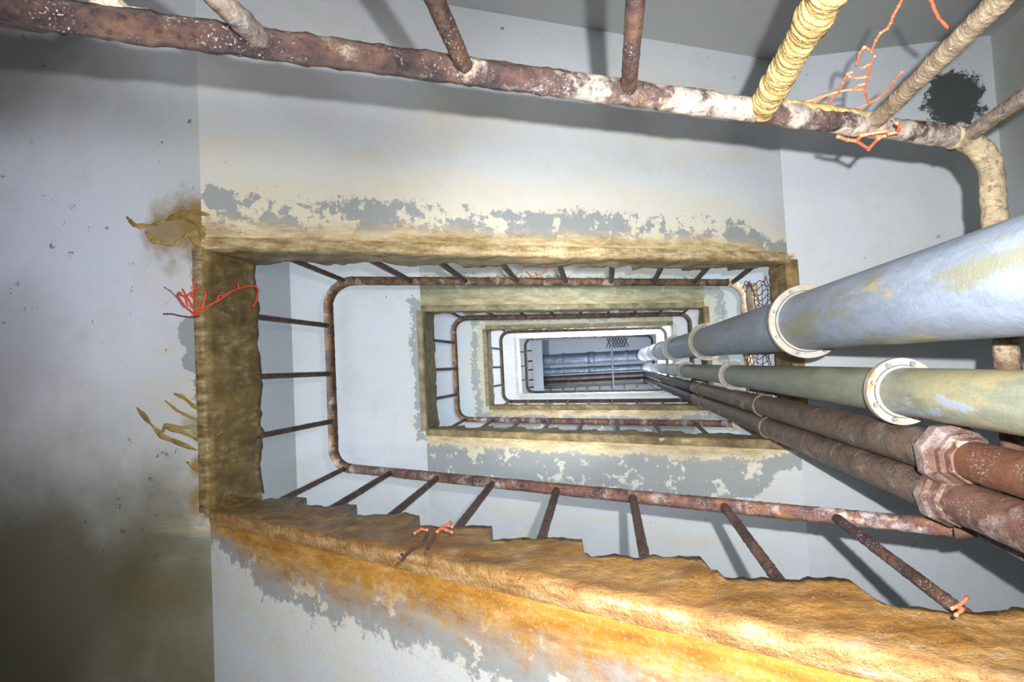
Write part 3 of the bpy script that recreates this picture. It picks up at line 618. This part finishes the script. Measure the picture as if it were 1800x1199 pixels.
# ------------------------------------------------------------------ top storey odds and ends
t = box('pipe_support', (0.17, 0.20, WY0, WY1, 13.66, 13.70), M['pipe_top']); tag(t, 'thin pale steel channel carrying the horizontal pipes across the well', 'bracket')
t = thing('conduit', 'thin dark conduit with clips below the horizontal pipes at the top', 'conduit', (-0.3, 0.5, 13.9))
v, f = tube_vf([(-1.352,0.5,13.9),(0.95,0.5,13.9),(0.95,0.5,ROOF+0.01)], 0.022, 0.3, 10); link_mesh('tube', v, f, M['rail_top'], t)
for k in range(8):
    x = -1.2+0.27*k; box('clip', (x-0.02,x+0.02,0.5,0.58,13.87,13.93), M['dark'], t)
for k, y in enumerate((-0.37,-0.13,0.07,0.30,0.47)):
    v, f = tube_vf([(-1.60,y,zL(5)+0.01),(-1.60,y,zL(5)-0.05),(-1.72,y+0.01,zL(5)-0.11)], 0.016, 0.02, 8, 0.006, 40, k)
    o = link_mesh('steel_hook', v, f, M['dark']); tag(o, 'small black steel hook stub beside the innermost rail loop, left of the horizontal pipes', 'hook', 'black hook stubs by the dark beam')
t = thing('wire_grille', 'small black criss-cross wire grille on the grey ceiling above the pipes', 'grille', (0.33,-0.47,15.6))
parts = []
for k in range(7):
    q = -0.21+0.07*k
    parts.append(tube_vf([(0.36+q-0.07,-0.66,15.62),(0.36+q+0.07,-0.36,15.62)], 0.009, 0.1, 6)); parts.append(tube_vf([(0.36+q+0.07,-0.66,15.62),(0.36+q-0.07,-0.36,15.62)], 0.009, 0.1, 6))
v, f = join_vf(parts); link_mesh('wires', v, f, M['dark'], t)
box('hanger', (0.35,0.37,-0.52,-0.50,15.6,ROOF+0.005), M['dark'], t)
# windows of the top storey: daylight falls on the highest flights
def window(name, x0, x1, y, z0, z1, sg, strength):
    fr = join_vf([box_vf(x0-0.06,x1+0.06,y,y+sg*0.05,z0-0.06,z0), box_vf(x0-0.06,x1+0.06,y,y+sg*0.05,z1,z1+0.06), box_vf(x0-0.06,x0,y,y+sg*0.05,z0,z1), box_vf(x1,x1+0.06,y,y+sg*0.05,z0,z1)])
    o = struct(link_mesh(name, *fr, M['top'], None, smooth=False))
    pane = box('pane', (x0,x1,min(y,y+sg*0.02),max(y,y+sg*0.02),z0,z1), flat(name+'_daylight', (0.86,0.92,1.0), 0.4, var=0, emit=strength), o)
window('window_1', -0.7, 1.2, WY1, 11.9, 13.3, -1, 14)
window('window_2', -0.2, 1.2, WY0, 10.6, 12.0, 1, 14)
# ------------------------------------------------------------------ netting
def net(label, mat, strands, depth, cat='netting', r=0.003, name='plastic_net', nodes=True, amp=0.0012):
    r = r*0.85
    """strands: lists of (u, v[, depth offset]) traced on a plane a fixed distance away, kept at real size"""
    parts = []
    for S in strands:
        P = [depth(*q) for q in S]
        parts.append(tube_vf(P, r, 0.006, 6, amp, 90, len(parts)*1.3))
        if nodes:
            for p in P[1:-1]: parts.append(blob_vf(p, r*1.25, 0.3, 1, nu=8, nv=6))
    v, f = join_vf(parts); o = link_mesh(name, v, f, mat); tag(o, label, cat); return o
zc = zL(1)-0.012
def dpl(u, v, k=0.0): return onz(u, v, zc-k)
net('bright red torn plastic net draped over the dark edge of the left landing', M['net_red'],
    [[(338,490),(342,505),(336,520),(350,535),(352,550),(340,555)],[(312,515),(325,522),(345,508),(356,502),(362,515),(355,545)],[(310,518),(326,540),(342,553)],[(320,508),(332,528),(345,552)],
     [(342,553),(362,540),(385,528,-0.03),(405,513,-0.06),(420,507,-0.1),(437,503,-0.14),(450,503,-0.16),(454,510,-0.16),(450,530,-0.14),(444,540,-0.12)],[(325,522),(330,538)],[(380,530,-0.03),(385,520,-0.03),(396,520,-0.05)],[(420,507,-0.1),(418,498,-0.1)]], dpl, r=0.0045)
net('thin grey net cord sticking out left of the red torn net', M['net_grey'], [[(288,505),(300,512),(312,525),(322,540)]], dpl, r=0.003, nodes=False, cat='cord', name='net_cord')
net('thin brown wire lying on the left landing underside beneath the red net', M['net_dark'], [[(287,552),(302,552),(320,556),(340,558),(362,554)]], dpl, r=0.0035, nodes=False, cat='wire', name='rusty_wire')
def bpl(u, v, k=0.0): return ony(u, v, RY0-0.03-k)
net('tangled orange plastic netting hanging by the nearest handrail at upper right', M['net_orange'],
    [[(1400,182),(1425,177),(1450,168),(1478,160),(1500,157),(1520,158)],[(1420,196),(1432,180),(1448,170),(1462,165)],[(1452,190),(1460,178),(1475,160),(1482,145),(1490,130),(1500,126)],
     [(1520,158),(1526,135),(1530,112),(1538,98)],[(1520,158),(1524,172),(1527,182),(1505,192),(1496,194)],[(1527,182),(1545,172),(1560,158),(1572,142),(1586,126)],[(1526,135),(1505,138),(1492,134)],
     [(1505,115),(1512,92),(1520,82)],[(1520,82),(1532,90),(1540,70),(1548,58),(1560,50),(1566,40),(1570,28),(1580,10),(1588,-6)],[(1530,112),(1520,118),(1512,120)],[(1500,157),(1510,150),(1526,146)]], lambda u,v,k=0: bpl(u,v,0.04), r=0.0032)
net('short orange net strand dangling at the top edge right of the tangle', M['net_orange'], [[(1634,-6),(1642,14),(1650,32),(1660,42),(1667,50)]], lambda u,v,k=0: bpl(u,v,0.04), r=0.004, nodes=False)
net('orange net loop wrapped under the nearest handrail beside the corner', M['net_orange'],
    [[(1472,240),(1490,246),(1505,248),(1527,262),(1545,243),(1558,238)],[(1505,248),(1515,238),(1535,234),(1560,230)],[(1560,236),(1578,232),(1582,222),(1576,216)]], lambda u,v,k=0: ony(u,v,RY0+0.035), r=0.005)
net('small orange net scrap on the stair edge at the foot of a baluster', M['net_orange'], [[(728,938),(740,930),(752,932)],[(768,935),(780,925),(792,918),(795,926)],[(775,928),(785,932),(795,936)]], lambda u,v,k=0: ony(u,v,Y1-0.05), r=0.005)
net('dark dead root hanging over the brown stair edge left of the centre', M['net_dark'], [[(752,938),(745,955),(725,965),(712,978),(703,990)],[(765,940),(755,958),(750,970)],[(712,978),(706,975)]], lambda u,v,k=0: ony(u,v,Y1-0.045), r=0.005, nodes=False, cat='root', name='dead_root')
net('pink plastic thread tied round the base of the lower right baluster', M['net_orange'], [[(1672,1070),(1684,1066),(1696,1056),(1700,1050)],[(1684,1066),(1692,1072),(1680,1082)]], lambda u,v,k=0: ony(u,v,Y1-0.05), r=0.004, nodes=False, cat='thread', name='plastic_thread')
net('pink net scrap caught between balusters below the brown ragged edge', M['net_orange'], [[(922,476),(934,486),(945,484),(955,480),(968,470)],[(940,478),(944,484)]], lambda u,v,k=0: ony(u,v,Y0-0.01), r=0.004, nodes=False)
# knotted net between the right landing edge and its railing
strn = []
xr_, xl_ = X1-0.005, RX1
ya, yb = -0.50, 0.42; za, zb2 = zR(1)+T, hR(1)
nu_, nv_ = 26, 16
def npt(i, j):
    a, b = i/nu_, j/nv_
    return Vector((xr_-0.03+(0.02)*math.sin(a*9)+0.012*math.sin(b*7+a*12), ya+(yb-ya)*a+0.02*math.sin(b*6+a*5), za+(zb2-za)*b))
parts = []
for i in range(0, nu_+1, 1):
    parts.append(tube_vf([npt(i, j)+Vector((0,0.018*math.sin(j+i),0)) for j in range(nv_+1)], 0.003, 0.06, 5))
for j in range(0, nv_+1, 2):
    parts.append(tube_vf([npt(i, j)+Vector((0,0,0.02*math.sin(i*1.3+j))) for i in range(nu_+1)], 0.003, 0.06, 5))
v, f = join_vf(parts); o = link_mesh('cord_net', v, f, M['net_dark']); tag(o, 'dark red cord net stretched across the right landing railing behind the pipes', 'netting')
